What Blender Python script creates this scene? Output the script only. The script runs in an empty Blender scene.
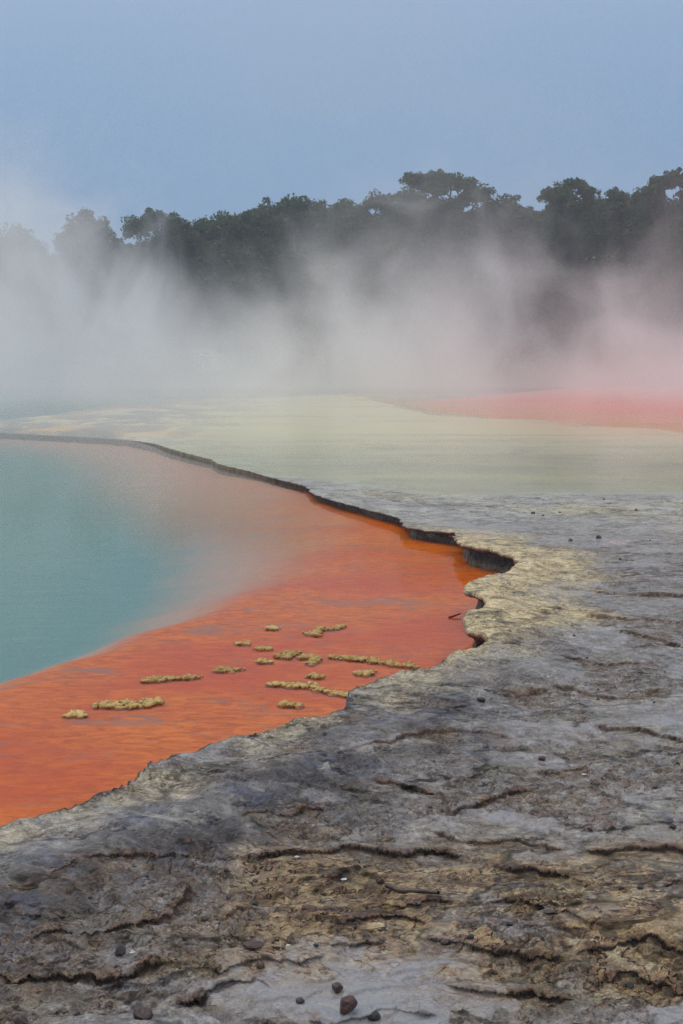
import bpy, bmesh, math, random
import numpy as np
from mathutils import Vector

random.seed(7)
RNG = np.random.default_rng(11)
S = bpy.context.scene
COL = S.collection
W, H = 683.0, 1024.0
CAM_Z = 1.65
WATER_Z = -0.16
FOV_V = math.radians(40.0)
F = (H / 2) / math.tan(FOV_V / 2)
HORIZON = 345.0
PITCH = math.atan((H / 2 - HORIZON) / F)
CP, SP = math.cos(PITCH), math.sin(PITCH)


# ----------------------------------------------------------------- helpers
def ray(px, py):
    u = (px - W / 2) / F
    v = (H / 2 - py) / F
    return np.array([u, CP + v * SP, -SP + v * CP])


def at(px, py, z=0.0):
    d = ray(px, py)
    t = (z - CAM_Z) / d[2]
    return np.array([d[0] * t, d[1] * t])


def far(px, py, Y):
    d = ray(px, py)
    t = Y / d[1]
    return np.array([d[0] * t, Y, CAM_Z + d[2] * t])


def tag(o, label=None, cat=None, group=None, kind=None):
    if label: o['label'] = label
    if cat: o['category'] = cat
    if group: o['group'] = group
    if kind: o['kind'] = kind
    return o


def mesh_np(name, verts, faces, mat, parent=None, smooth=True, attrs=None, colors=None):
    """verts (n,3), faces (m,k) int arrays (k = 3 or 4)"""
    me = bpy.data.meshes.new(name)
    verts = np.asarray(verts, np.float32)
    faces = np.asarray(faces, np.int32)
    m, k = faces.shape
    me.vertices.add(len(verts))
    me.vertices.foreach_set('co', verts.ravel())
    me.loops.add(m * k)
    me.loops.foreach_set('vertex_index', faces.ravel())
    me.polygons.add(m)
    me.polygons.foreach_set('loop_start', np.arange(0, m * k, k, dtype=np.int32))
    me.polygons.foreach_set('loop_total', np.full(m, k, np.int32))
    me.polygons.foreach_set('use_smooth', np.full(m, smooth, bool))
    for an, av in (attrs or {}).items():
        a = me.attributes.new(an, 'FLOAT', 'POINT')
        a.data.foreach_set('value', np.asarray(av, np.float32))
    for an, av in (colors or {}).items():
        a = me.attributes.new(an, 'FLOAT_COLOR', 'POINT')
        c = np.ones((len(verts), 4), np.float32)
        c[:, :3] = av
        a.data.foreach_set('color', c.ravel())
    me.update(calc_edges=True)
    me.materials.append(mat)
    o = bpy.data.objects.new(name, me)
    COL.objects.link(o)
    if parent: o.parent = parent
    return o


def empty(name, loc):
    o = bpy.data.objects.new(name, None)
    o.location = loc
    o.empty_display_size = 0.3
    COL.objects.link(o)
    return o


def sstep(a, b, x):
    t = np.clip((x - a) / (b - a), 0, 1)
    return t * t * (3 - 2 * t)


_perm = RNG.permutation(4096)
_ga = RNG.uniform(0, 2 * np.pi, 4096)
_gx, _gy = np.cos(_ga), np.sin(_ga)


def perlin(x, y, seed=0):
    xi = np.floor(x).astype(np.int64); yi = np.floor(y).astype(np.int64)
    xf = x - xi; yf = y - yi
    u = xf * xf * xf * (xf * (xf * 6 - 15) + 10)
    v = yf * yf * yf * (yf * (yf * 6 - 15) + 10)

    def g(ix, iy, dx, dy):
        h = _perm[(_perm[(ix + seed * 131) & 4095] + iy) & 4095]
        return _gx[h] * dx + _gy[h] * dy
    n00 = g(xi, yi, xf, yf); n10 = g(xi + 1, yi, xf - 1, yf)
    n01 = g(xi, yi + 1, xf, yf - 1); n11 = g(xi + 1, yi + 1, xf - 1, yf - 1)
    a = n00 + u * (n10 - n00); b = n01 + u * (n11 - n01)
    return (a + v * (b - a)) * 1.5


def fbm(x, y, octs=4, seed=0, gain=0.5, ridged=False):
    s = np.zeros_like(x); amp = 1.0; tot = 0
    for i in range(octs):
        n = perlin(x, y, seed + i * 7)
        if ridged: n = 1 - 2 * np.abs(n)
        s += amp * n; tot += amp
        amp *= gain; x = x * 2.03 + 17.1; y = y * 2.03 - 9.3
    return s / tot


def dist_poly(x, y, P, closed=False):
    """distance, side (+ left of travel), arc parameter to polyline P"""
    n = len(P)
    best = np.full(x.shape, 1e9); side = np.zeros(x.shape); arc = np.zeros(x.shape)
    acc = 0.0
    for i in range(n if closed else n - 1):
        a, b = P[i], P[(i + 1) % n]
        e = b - a; L2 = float(e @ e); L = math.sqrt(L2)
        wx = x - a[0]; wy = y - a[1]
        tr = (wx * e[0] + wy * e[1]) / L2
        t = np.clip(tr, 0, 1)
        dd = (wx - t * e[0]) ** 2 + (wy - t * e[1]) ** 2
        m = dd < best
        best = np.where(m, dd, best)
        side = np.where(m, np.sign(e[0] * wy - e[1] * wx), side)
        arc = np.where(m, acc + t * L, arc)
        acc += L
    return np.sqrt(best), side, arc, acc


def inside_poly(x, y, P):
    ins = np.zeros(x.shape, bool)
    n = len(P); j = n - 1
    for i in range(n):
        xi, yi = P[i]; xj, yj = P[j]
        c = ((yi > y) != (yj > y)) & (x < (xj - xi) * (y - yi) / (yj - yi + 1e-12) + xi)
        ins ^= c
        j = i
    return ins


# ----------------------------------------------------------------- material tools
def new_mat(name):
    m = bpy.data.materials.new(name)
    m.use_nodes = True
    nt = m.node_tree
    nt.nodes.clear()
    return m, nt


class N:
    def __init__(self, nt): self.nt = nt

    def add(self, typ, ins=None, **props):
        n = self.nt.nodes.new(typ)
        for k, v in props.items(): setattr(n, k, v)
        for k, v in (ins or {}).items():
            s = n.inputs[k]
            if isinstance(v, bpy.types.NodeSocket): self.nt.links.new(v, s)
            else: s.default_value = v
        return n

    def math(self, op, a, b=0.0, c=None, clamp=False):
        ins = {0: a, 1: b}
        if c is not None: ins[2] = c
        return self.add('ShaderNodeMath', ins, operation=op, use_clamp=clamp).outputs[0]

    def noise(self, vec, scale, detail=3, rough=0.5, dist=0.0, dim='3D'):
        return self.add('ShaderNodeTexNoise', {'Vector': vec, 'Scale': scale, 'Detail': detail,
                                               'Roughness': rough, 'Distortion': dist}, noise_dimensions=dim).outputs['Fac']

    def mapr(self, v, a, b, c=0.0, d=1.0, smooth=True):
        return self.add('ShaderNodeMapRange', {0: v, 1: a, 2: b, 3: c, 4: d},
                        interpolation_type='SMOOTHSTEP' if smooth else 'LINEAR').outputs[0]

    def mix(self, f, a, b, mode='MIX'):
        n = self.add('ShaderNodeMix', data_type='RGBA', blend_type=mode)
        for s, v in ((n.inputs[0], f), (n.inputs[6], a), (n.inputs[7], b)):
            if isinstance(v, bpy.types.NodeSocket): self.nt.links.new(v, s)
            else: s.default_value = v if not isinstance(v, tuple) else (*v, 1)[:4]
        return n.outputs[2]

    def scale_vec(self, vec, s):
        return self.add('ShaderNodeVectorMath', {0: vec, 1: s}, operation='MULTIPLY').outputs[0]


def rgb(*c): return (*c, 1.0)


# ----------------------------------------------------------------- render settings, camera, world
cam = bpy.data.cameras.new('camera')
cam.sensor_fit = 'VERTICAL'
cam.angle = FOV_V
cam.clip_end = 2000
camo = bpy.data.objects.new('camera', cam)
COL.objects.link(camo)
camo.location = (0, 0, CAM_Z)
camo.rotation_euler = (math.pi / 2 - PITCH, 0, 0)
S.camera = camo

S.render.engine = 'CYCLES'
S.view_settings.view_transform = 'Standard'
S.view_settings.look = 'None'
S.view_settings.exposure = 0.0
S.view_settings.gamma = 1.0
cy = S.cycles
cy.max_bounces = 6
cy.diffuse_bounces = 2
cy.glossy_bounces = 2
cy.transmission_bounces = 2
cy.transparent_max_bounces = 12
cy.volume_bounces = 2
cy.use_adaptive_sampling = True
cy.adaptive_threshold = 0.02
cy.use_denoising = True
cy.denoising_prefilter = 'NONE'      # keep the fine grain of the rock
cy.volume_step_rate = 1.0
cy.volume_max_steps = 96
cy.sample_clamp_indirect = 4

SUN_EL, SUN_AZ = math.radians(55), math.radians(-60)     # high, beyond the pool to the left
w = bpy.data.worlds.new('World')
S.world = w
w.use_nodes = True
nt = w.node_tree
nt.nodes.clear()
n = N(nt)
sky = n.add('ShaderNodeTexSky', sky_type='NISHITA', sun_disc=False, sun_elevation=SUN_EL,
            sun_rotation=SUN_AZ, air_density=1.6, dust_density=2.5, ozone_density=3.0)
tc = n.add('ShaderNodeTexCoord')
sep = n.add('ShaderNodeSeparateXYZ', {0: tc.outputs['Generated']})
# cloud deck: brighter and whiter overhead, blue-grey towards the horizon
up = n.mapr(sep.outputs[2], 0.10, 0.75)
deck = n.mix(up, (2.02, 3.50, 5.80), (11.5, 11.4, 11.6))
cl = n.noise(n.scale_vec(tc.outputs['Generated'], (1.0, 1.0, 2.4)), 3.2, 5, 0.55)
deck = n.mix(n.mapr(cl, 0.35, 0.7, 0.0, 0.22), deck, (4.2, 4.6, 5.2))
mixd = n.mix(0.86, sky.outputs[0], deck)
bg = n.add('ShaderNodeBackground', {0: mixd, 1: 0.10})
out = n.add('ShaderNodeOutputWorld', {0: bg.outputs[0]})
w.cycles.sampling_method = 'MANUAL'
w.cycles.sample_map_resolution = 512

sun = bpy.data.lights.new('sun', 'SUN')
sun.energy = 0.7
sun.angle = math.radians(40)
sun.color = (1.0, 0.96, 0.9)
suno = bpy.data.objects.new('sun', sun)
COL.objects.link(suno)
sd = Vector((math.sin(SUN_AZ) * math.cos(SUN_EL), math.cos(SUN_AZ) * math.cos(SUN_EL), math.sin(SUN_EL)))
suno.rotation_euler = (-sd).to_track_quat('-Z', 'Y').to_euler()
suno.location = sd * 60

# ----------------------------------------------------------------- the rim of the pool (traced on the ground)
LIP_Z = 0.03
near_rim = [(-420, 1010, .03), (-150, 884, .03), (0, 832, .03), (60, 815, .03), (110, 797, .03), (138, 783, .03), (150, 770, .03),
            (200, 752, .03), (260, 733, .03), (310, 718, .03), (345, 712, .03), (347, 700, .03), (352, 690, .03), (375, 683, .03),
            (400, 672, .03), (440, 667, .03), (463, 655, .03), (478, 654, .03), (487, 647, .03), (480, 639, .03), (464, 636, .03),
            (463, 628, .03), (465, 621, .03), (480, 618, .03), (487, 610, .03), (481, 601, .03), (463, 598, .03), (465, 591, .03),
            (478, 583, .03), (494, 577, .03), (509, 574, .02), (518, 567, .02), (518, 562, .01), (505, 556, .01), (492, 551, .01), (480, 549, .01),
            (458, 543, .01), (455, 538, -.03), (456, 534.5, -.055), (440, 532, -.055), (424, 530, -.055), (404, 526.5, -.055), (401, 521, -.07),
            (398, 517, -.075), (385, 514, -.075), (372, 511, -.08), (350, 505, -.085), (330, 499, -.085), (312, 493, -.09), (308, 487, -.095), (300, 484, -.1),
            (280, 479, -.10), (250, 471, -.11), (218, 464, -.115), (212, 460, -.12), (200, 457, -.12), (172, 450, -.125), (150, 442, -.125),
            (120, 437, -.125), (60, 432, -.125), (0, 429, -.125), (-60, 427, -.125)]
far_rim = [(-70, 421), (0, 418), (60, 410), (100, 405.5), (180, 398.5), (255, 396), (330, 393.5), (390, 395),
           (430, 403), (520, 411), (683, 420), (900, 434), (1400, 446)]


def chaikin(P, it=2, keep=0.25):
    P = np.array(P)
    for _ in range(it):
        Q = np.empty((2 * len(P) - 2, 2))
        Q[0::2] = P[:-1] * (1 - keep) + P[1:] * keep
        Q[1::2] = P[:-1] * keep + P[1:] * (1 - keep)
        P = np.vstack([P[:1], Q, P[-1:]])
    return P


RIM1 = chaikin([at(*q) for q in near_rim], 2, 0.15)
RIM2 = chaikin([at(px, py, -.13) for px, py in far_rim], 2)
LAND = np.vstack([RIM1, RIM2, [[60, 0], [60, -8], [-14, -8], [-14, RIM1[0][1] - 1]]])
RIMC = np.vstack([RIM1, RIM2])


def rim_d(x, y):
    d, s, arc, L = dist_poly(x, y, RIMC)
    ins = inside_poly(x, y, LAND)
    return np.where(ins, d, -d)


def P2(pts, z=0.0): return np.array([at(a, b, z) for a, b in pts])


# low scarps of the sinter sheets: (image trace, height, reach)
SCARPS = [
    ([(355, 781), (372, 784), (400, 786), (429, 787), (440, 797), (452, 805), (480, 800), (507, 793), (530, 789), (549, 784)], .030, .30),
    ([(540, 771), (558, 766), (580, 765)], .018, .2),
    ([(585, 727), (610, 731), (642, 732), (660, 738), (690, 744), (740, 748)], .025, .3),
    ([(215, 859), (240, 861), (270, 859), (300, 855), (342, 846), (382, 851), (410, 849), (432, 845), (452, 847), (472, 852), (512, 864), (552, 869), (577, 879), (612, 886)], .040, .40),
    ([(577, 846), (605, 850), (632, 849), (683, 849), (750, 846)], .032, .3),
    ([(22, 951), (30, 941), (75, 934), (115, 931), (150, 921), (172, 916), (180, 899), (195, 889), (220, 888), (243, 890)], .030, .30),
    ([(-60, 960), (0, 971), (30, 981), (60, 974), (90, 977), (125, 975), (145, 966), (170, 968), (194, 975)], .040, .28),
    ([(165, 1008), (180, 1000), (200, 994), (230, 982), (255, 981), (287, 995)], .032, .25),
    ([(330, 951), (350, 944), (372, 943), (390, 948)], .020, .2),
    ([(412, 939), (457, 944), (502, 956), (540, 962), (575, 963)], .024, .25),
    ([(545, 589), (588, 591), (620, 595), (683, 596), (760, 597)], .040, .5),
    ([(578, 615), (596, 618), (626, 620), (683, 623), (740, 628)], .030, .4),
    ([(606, 632), (642, 635), (683, 646), (740, 650)], .030, .4),
    ([(520, 636), (540, 622), (565, 608)], .02, .3),
    ([(600, 985), (625, 972), (650, 978), (690, 990)], .030, .25),
    ([(470, 905), (510, 903), (545, 911), (590, 925), (622, 940)], .022, .22),
    ([(300, 918), (340, 925), (380, 922), (430, 925)], .018, .2),
    ([(235, 832), (290, 820), (330, 812)], .016, .2),
    ([(-40, 905), (20, 897), (70, 880), (110, 878), (160, 868), (205, 862)], .022, .2),
    ([(243, 890), (262, 897), (290, 893), (318, 880), (345, 872), (372, 868)], .024, .2),
    ([(194, 975), (215, 980), (235, 968), (262, 962), (300, 968), (335, 957)], .022, .2),
    ([(360, 905), (400, 912), (428, 906), (470, 905)], .018, .2),
    ([(575, 963), (610, 955), (640, 946), (683, 950), (740, 955)], .030, .25),
    ([(612, 886), (640, 892), (670, 884), (720, 890)], .026, .25),
    ([(420, 826), (460, 832), (520, 838), (577, 846)], .020, .25),
    ([(300, 1012), (340, 1022), (400, 1015), (450, 1024)], .024, .2),
    ([(430, 985), (480, 992), (530, 985), (590, 1002)], .022, .2),
    ([(480, 690), (520, 694), (560, 690), (610, 697), (683, 692)], .018, .3),
    ([(560, 660), (600, 668), (640, 664), (683, 672)], .020, .35),
    ([(350, 760), (395, 752), (440, 742), (490, 738), (530, 742)], .018, .25),
]
SC = [(P2(p), h, L) for p, h, L in SCARPS]


def land(x, y, d, dsg=None):
    """height, horizontal shift, colour, roughness of the sinter at (x, y); d = distance inland"""
    if dsg is None: dsg = d
    R = np.hypot(x, y)
    det = np.clip(1.3 - R / 16, 0.12, 1)            # fine relief fades where the sheet is wet and flat
    z = 0.045 * np.exp(-np.clip(d, 0, 9) / 0.35) * sstep(45, 12, R)
    z += 0.03 * fbm(x * .55, y * .55, 3, 3) * sstep(12, 7, R)
    z -= 0.036 * np.exp(-np.clip(d, 0, 9) / 0.35) * sstep(10, 11, y)
    z += np.interp(y, [0, 10.4, 11.5, 12.7, 14, 19], [0, 0, -.006, -.064, -.085, -.128])
    q3 = at(500, 620, 0)
    z += .03 * sstep(.9, .2, np.hypot((x - q3[0]) * 1.5, (y - q3[1]) * .6))
    zc = sstep(-.1, .3, x) * sstep(6.4, 7.2, y) * sstep(14, 12, y)
    z += zc * (.030 * np.exp(-((d - .11) / .10) ** 2) * (.6 + .9 * fbm(x * 3.2, y * 3.2, 3, 16)) + .022 * fbm(x * 4.5, y * 4.5, 4, 17, .6) * sstep(1.2, .5, d))
    # levee along the near-left edge
    nl = sstep(1.1, .35, x) * sstep(8.2, 6.9, R)
    z += nl * (0.035 * np.exp(-((d - 0.50) / 0.25) ** 2) + .022 * fbm(x * 6, y * 6, 4, 19, .6) * sstep(1.1, .5, d))
    # warp for ragged edges
    wx = 0.06 * fbm(x * 4, y * 4, 4, 21, .56); wy = 0.08 * fbm(x * 3.6 + 50, y * 3.6, 4, 29, .56)
    sx = np.zeros_like(x); sy = np.zeros_like(x)
    scarp = np.zeros_like(x); ochre = np.zeros_like(x); lipm = np.zeros_like(x)
    for P, h, L in SC:
        lo = P.min(0) - 1.2; hi = P.max(0) + 1.2
        m = (x > lo[0]) & (x < hi[0]) & (y > lo[1]) & (y < hi[1])
        if not m.any(): continue
        xx, yy = x[m] + wx[m], y[m] + wy[m]
        dd, s, arc, T = dist_poly(xx, yy, P)
        s = np.where(s == 0, 1, s)
        taper = sstep(0, .15 * T, arc) * sstep(T, .85 * T, arc) * (.35 + .65 * sstep(-.40, -.05, fbm(xx * 3.4 + h * 99, yy * 1.1, 3, 78)))
        h = h * .66
        hh = h * taper * (0.75 + 0.5 * fbm(xx * 3, yy * 3, 2, 77))
        sg = s * dd
        z[m] += np.tanh(sg / 0.006) * hh * 0.5 * np.exp(-dd / L) + 0.3 * hh * np.exp(-np.abs(sg - .012) / .02) * (sg > 0)
        sh = np.where(sg > 0, -0.6 * hh * np.exp(-sg / .02), 0.45 * hh * np.exp(sg / .012))
        sy[m] += sh
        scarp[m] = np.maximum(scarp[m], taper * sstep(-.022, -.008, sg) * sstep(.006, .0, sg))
        lipm[m] = np.maximum(lipm[m], taper * sstep(-.004, .004, sg) * sstep(.035, .01, sg))
        ochre[m] = np.maximum(ochre[m], taper * np.exp(-dd / .12) * (sg < .02))
    # small natural terraces: level sets of a stretched noise
    f = fbm(x * 1.0 + 3, y * 1.2 + 8, 5, 41, .55)
    q = f / .11
    fr = q - np.floor(q)
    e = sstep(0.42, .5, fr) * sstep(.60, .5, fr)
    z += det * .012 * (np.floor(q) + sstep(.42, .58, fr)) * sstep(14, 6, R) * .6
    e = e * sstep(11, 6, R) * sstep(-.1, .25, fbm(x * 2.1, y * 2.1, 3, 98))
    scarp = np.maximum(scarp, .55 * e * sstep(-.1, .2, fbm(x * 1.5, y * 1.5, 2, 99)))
    # crust / puddle masks
    a = fbm(x * 1.25 + 4, y * 1.25 - 3, 5, 5, .60)
    crust = sstep(-.06, .10, a)
    fine = fbm(x * 9, y * 11, 5, 12, .62)
    fine2 = fbm(x * 24, y * 24, 2, 61, .6) * sstep(7, 4.2, R)
    pit = sstep(.05, .45, fbm(x * 14, y * 17, 4, 15, .6, True) - .1)
    rel = sstep(10, 5, R) * .75 + .25
    z += det * rel * (0.001 + crust * .020) * fine + det * crust * .005 * fine2 - det * rel * crust * .008 * pit

    # ---- colours (all of them stay with the rock)
    def mixc(c, m, col): return c * (1 - m[:, None]) + np.array(col) * m[:, None]
    g1 = fbm(x * 2.7, y * 2.7, 5, 33, .6)
    c = np.array([.262, .252, .252]) * (1 + .36 * g1 + .20 * fine)[:, None]
    c = mixc(c, .75 * crust * sstep(-.25, .3, fine + .35 * g1), (.150, .118, .096))
    c = mixc(c, .55 * sstep(.26, .32, fbm(x * 1.9, y * 2.0, 5, 52, .6)) * (1 - crust), (.36, .335, .27))
    c = mixc(c, .35 * sstep(.05, .3, fbm(x * 3, y * 4, 4, 57)), (.20, .185, .115))     # olive tinge
    # tan sheet in the foreground
    gx = sstep(-.55, -.1, x) * sstep(2.2, 1.0, x); gy = sstep(3.35, 3.55, y) * sstep(4.75, 4.3, y)
    tan = gx * gy * sstep(-.32, .10, fbm(x * 3.0, y * 3.2, 5, 71, .6))
    c = mixc(c, .85 * tan, (.37, .265, .135))
    c = mixc(c, tan * sstep(.05, .3, fbm(x * 6, y * 6.5, 4, 73)), (.13, .085, .05))
    c = mixc(c, .8 * tan * sstep(.15, .35, fbm(x * 4.5, y * 5 + 4, 4, 74)), (.42, .36, .25))
    # cream cap along the rim where it bends right
    Rm = sstep(-.1, .25, x) * sstep(6.2, 6.8, y) * sstep(14.5, 12, y)
    cream = Rm * sstep(0, -.55, d - (.38 + .5 * sstep(7.2, 8.2, y)) + .35 * fbm(x * 2.2, y * 2.2, 4, 81)) * sstep(-.5, .05, fine + .6 * g1 + .15)
    c = mixc(c, .9 * cream, (.62, .51, .30))
    c = mixc(c, cream * sstep(.12, .35, fbm(x * 5, y * 6, 4, 83)), (.22, .185, .12))
    c = mixc(c, nl * .8 * sstep(.5, .12, d) * sstep(-.05, .22, fbm(x * 2.2, y * 2.2, 4, 85)), (.43, .38, .28))
    dw = d + .12 * fbm(x * 2.4, y * 2.4, 3, 86)
    dark = nl * np.exp(-((dw - .56) / .27) ** 2) * sstep(-.34, .14, fbm(x * 4.2, y * 4.2, 5, 87, .66))
    c = mixc(c, .92 * dark, (.058, .054, .062))
    blue = nl * sstep(.15, .3, d) * sstep(.95, .5, d) * sstep(.08, .26, fbm(x * 5 + 7, y * 5, 4, 89, .6))
    c = mixc(c, .7 * blue, (.095, .105, .150))
    # far wet terrace
    fa = sstep(11.0, 15.5, y + 1.2 * fbm(x * .35, y * .35, 3, 91))
    pale = np.array([.36, .36, .335]) * (1 + .4 * fbm(x * 1.1, y * .55, 5, 92, .6) + .3 * fbm(x * 5, y * 2.5, 3, 93))[:, None]
    c = c * (1 - fa[:, None]) + pale * fa[:, None]
    yel = fa * sstep(.02, .3, fbm(x * .5, y * .32, 4, 94)) * sstep(24, 14, y)
    c = mixc(c, .55 * yel, (.50, .44, .22))
    streak = fa * sstep(.08, .3, fbm(x * .9, y * 1.6, 5, 106, .62)) * sstep(19, 15, y)
    c = mixc(c, .6 * streak, (.17, .15, .13))
    specks = fa * sstep(.20, .34, fbm(x * 4, y * 2.4, 4, 95, .68)) * sstep(22, 18, y)
    c = mixc(c, .7 * specks, (.10, .085, .07))
    bl = 16.4 + .7 * fbm(x * .3, y * .3, 3, 96) + np.clip(1.2 - x, 0, 9) * 1.15
    gr = sstep(-.3, .9, y - bl)
    grn = np.array([.335, .345, .205]) * (1 + .20 * fbm(x * .16, y * .85, 4, 97) + .22 * fbm(x * .7, y * 1.0, 5, 109, .6))[:, None]
    c = c * (1 - gr[:, None]) + grn * gr[:, None]
    py = gr * sstep(20.5, 29.5, y + .15 * x + 2.2 * fbm(x * .12, y * .6, 4, 98))
    c = mixc(c, .9 * py, (.60, .56, .33))
    c = mixc(c, .5 * gr * sstep(.05, .5, fbm(x * .15, y * .7, 4, 100)), (.30, .29, .16))
    back = sstep(24, 30, y)
    pinkr = back * sstep(1, 6, x) * sstep(10.5, -1.5, dsg + 3.0 * fbm(x * .12, y * .5, 4, 105))
    c = mixc(c, .72 * pinkr, (.66, .24, .12))
    c = mixc(c, .4 * gr * sstep(.12, .3, fbm(x * .8 + 5, y * .8, 5, 112, .6)) * sstep(30, 22, y), (.25, .235, .15))
    c = mixc(c, .38 * gr * sstep(.0, .45, fbm(x * .12, y * .7, 4, 107)), (.54, .50, .20))
    edge = sstep(26, 31, y) * sstep(7, 2, x) * sstep(-8.5, -5.5, x) * sstep(2.4, .9, d + 1.2 * fbm(x * .4, y * .6, 4, 101))
    c = mixc(c, .9 * edge, (.60, .30, .06))
    z -= back * .20 * sstep(1.0 + 3.5 * sstep(0, 3, x), -1, dsg + 2.2 * fbm(x * .35, y * .45, 4, 108) * sstep(0, 3, x))
    lt = sstep(-1.5, -5, x) * sstep(20, 24, y) * sstep(-.22, .12, fbm(x * .9, y * .5, 5, 102, .6))
    c = mixc(c, .85 * lt, (.17, .16, .14))
    # scarp faces and stains
    och = ochre * sstep(-.2, .2, fbm(x * 6, y * 8, 4, 103))
    c = mixc(c, .65 * och, (.21, .145, .07))
    c = mixc(c, .8 * lipm * sstep(-.3, .15, fbm(x * 8, y * 8, 3, 104)), (.16, .085, .055))
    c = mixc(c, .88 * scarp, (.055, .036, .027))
    c *= (1 + .15 * fine2 * det)[:, None]
    rough = .30 + .42 * np.clip(crust * sstep(-.2, .3, fine) + scarp + tan * .6 + cream + dark, 0, 1)
    wet = sstep(.6, .3, crust) * sstep(.06, .13, fbm(x * 1.15 + 9, y * 1.3, 5, 110, .56)) * (1 - nl * sstep(1.3, .9, d)) * (1 - np.clip(cream + tan * .5, 0, 1))
    pud = sstep(.24, .27, fbm(x * 1.15 + 9, y * 1.3, 5, 110, .56)) * wet
    c = mixc(c, .5 * wet * (1 - fa) * (1 - dark), (.208, .197, .196))
    c = mixc(c, .6 * pud * (1 - fa), (.245, .248, .26))
    rough = rough * (1 - wet) + (.20 - .14 * pud) * wet
    rough = rough * (1 - fa) + .45 * fa
    rough = rough * (1 - gr) + .18 * gr
    z = z * (1 - gr) + gr * (-.118 - back * .20 * sstep(1.0 + 3.5 * sstep(0, 3, x), -1, dsg + 2.2 * fbm(x * .35, y * .45, 4, 108) * sstep(0, 3, x)))
    plate = np.clip((.35 + .65 * tan + .25 * crust) * sstep(13.5, 9, y) * (1 - .75 * np.clip(cream, 0, 1)), 0, 1)
    return z, sx, sy, np.clip(c, .01, .9), rough, np.clip(.48 * wet + .46 * pud + gr, 0, 1), plate


def sinter_material():
    m, nt = new_mat('wet_sinter')
    n = N(nt)
    geo = n.add('ShaderNodeNewGeometry')
    P = geo.outputs['Position']
    col = n.add('ShaderNodeAttribute', attribute_name='tint').outputs['Color']
    ro = n.add('ShaderNodeAttribute', attribute_name='rough').outputs['Fac']
    wet = n.add('ShaderNodeAttribute', attribute_name='wet').outputs['Fac']
    zone = n.add('ShaderNodeAttribute', attribute_name='plate').outputs['Fac']
    rock = n.math('SUBTRACT', 1.0, wet, clamp=True)
    dry = n.mapr(ro, .14, .45, .12, 1.0)
    # thin stacked sheets: level lines of one stretched noise, each with a raised lip
    fld = n.noise(n.scale_vec(P, (.85, 1.05, .3)), 1.15, 8, .60, .25)
    q = n.math('MULTIPLY', fld, 26.0)
    fr = n.math('FRACT', q)
    stp = n.math('ADD', n.math('FLOOR', q), n.mapr(fr, .0, .13))
    here = n.mapr(n.noise(n.scale_vec(P, (.7, 1.0, 1)), 1.7, 4, .6), .43, .50)
    here = n.math('MULTIPLY', here, zone)
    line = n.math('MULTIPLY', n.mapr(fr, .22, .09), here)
    lip = n.math('MULTIPLY', n.math('MULTIPLY', n.mapr(fr, .10, .18), n.mapr(fr, .36, .20)), here)
    och = n.math('MULTIPLY', n.math('MULTIPLY', n.mapr(fr, .72, .97), n.mapr(n.noise(P, 9, 4, .6), .45, .6)), here)
    # crumbs and grit
    v1 = n.add('ShaderNodeTexVoronoi', {'Vector': P, 'Scale': 58.0, 'Randomness': 1.0}, feature='F1')
    v2 = n.add('ShaderNodeTexVoronoi', {'Vector': P, 'Scale': 150.0, 'Randomness': 1.0}, feature='F1')
    r1 = n.add('ShaderNodeSeparateColor', {0: v1.outputs['Color']}).outputs[0]
    r2 = n.add('ShaderNodeSeparateColor', {0: v2.outputs['Color']}).outputs[0]
    n2 = n.noise(n.scale_vec(P, (1, 1, 1)), 17, 8, .68)
    nb = n.noise(n.scale_vec(P, (.95, 1.05, 1)), 6.5, 7, .62)
    crumb = n.math('MULTIPLY', n.mapr(nb, .47, .55), dry)
    g = n.mix(r2, (.72, .715, .71), (1.30, 1.29, 1.27))
    col = n.mix(n.math('ADD', .45, n.math('MULTIPLY', rock, .5)), col, n.mix(1.0, col, g, 'MULTIPLY'))
    g = n.mix(r1, (.50, .46, .43), (1.42, 1.38, 1.30))
    col = n.mix(n.math('MULTIPLY', crumb, .75), col, n.mix(1.0, col, g, 'MULTIPLY'))
    g = n.mix(n.mapr(n2, .33, .67), (.52, .50, .49), (1.45, 1.45, 1.42))
    col = n.mix(n.math('MULTIPLY', rock, .8), col, n.mix(1.0, col, g, 'MULTIPLY'))
    col = n.mix(n.math('MULTIPLY', och, .7), col, (.30, .19, .055))
    col = n.mix(n.math('MULTIPLY', lip, .7), col, (.26, .13, .075))
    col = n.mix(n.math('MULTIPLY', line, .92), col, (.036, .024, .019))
    spk = n.math('MULTIPLY', n.mapr(n.noise(P, 33, 3, .6, .8), .655, .70), dry)
    col = n.mix(n.math('MULTIPLY', spk, .85), col, (.050, .034, .028))
    hgt = n.math('ADD', n.math('MULTIPLY', n2, .85), n.math('MULTIPLY', crumb, n.math('SUBTRACT', .55, v1.outputs['Distance'])))
    hgt = n.math('ADD', hgt, n.math('MULTIPLY', n.math('MULTIPLY', stp, here), .55))
    hgt = n.math('ADD', hgt, n.math('MULTIPLY', v2.outputs['Distance'], -.12))
    bump = n.add('ShaderNodeBump', {'Strength': n.math('MULTIPLY', rock, n.mapr(dry, 0, 1, .35, 1.0)), 'Distance': .026, 'Height': hgt})
    b = n.add('ShaderNodeBsdfPrincipled', {'Base Color': col, 'Roughness': ro, 'Normal': bump.outputs[0], 'IOR': 1.38})
    n.add('ShaderNodeOutputMaterial', {0: b.outputs[0]})
    return m


M_SINTER = sinter_material()


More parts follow.
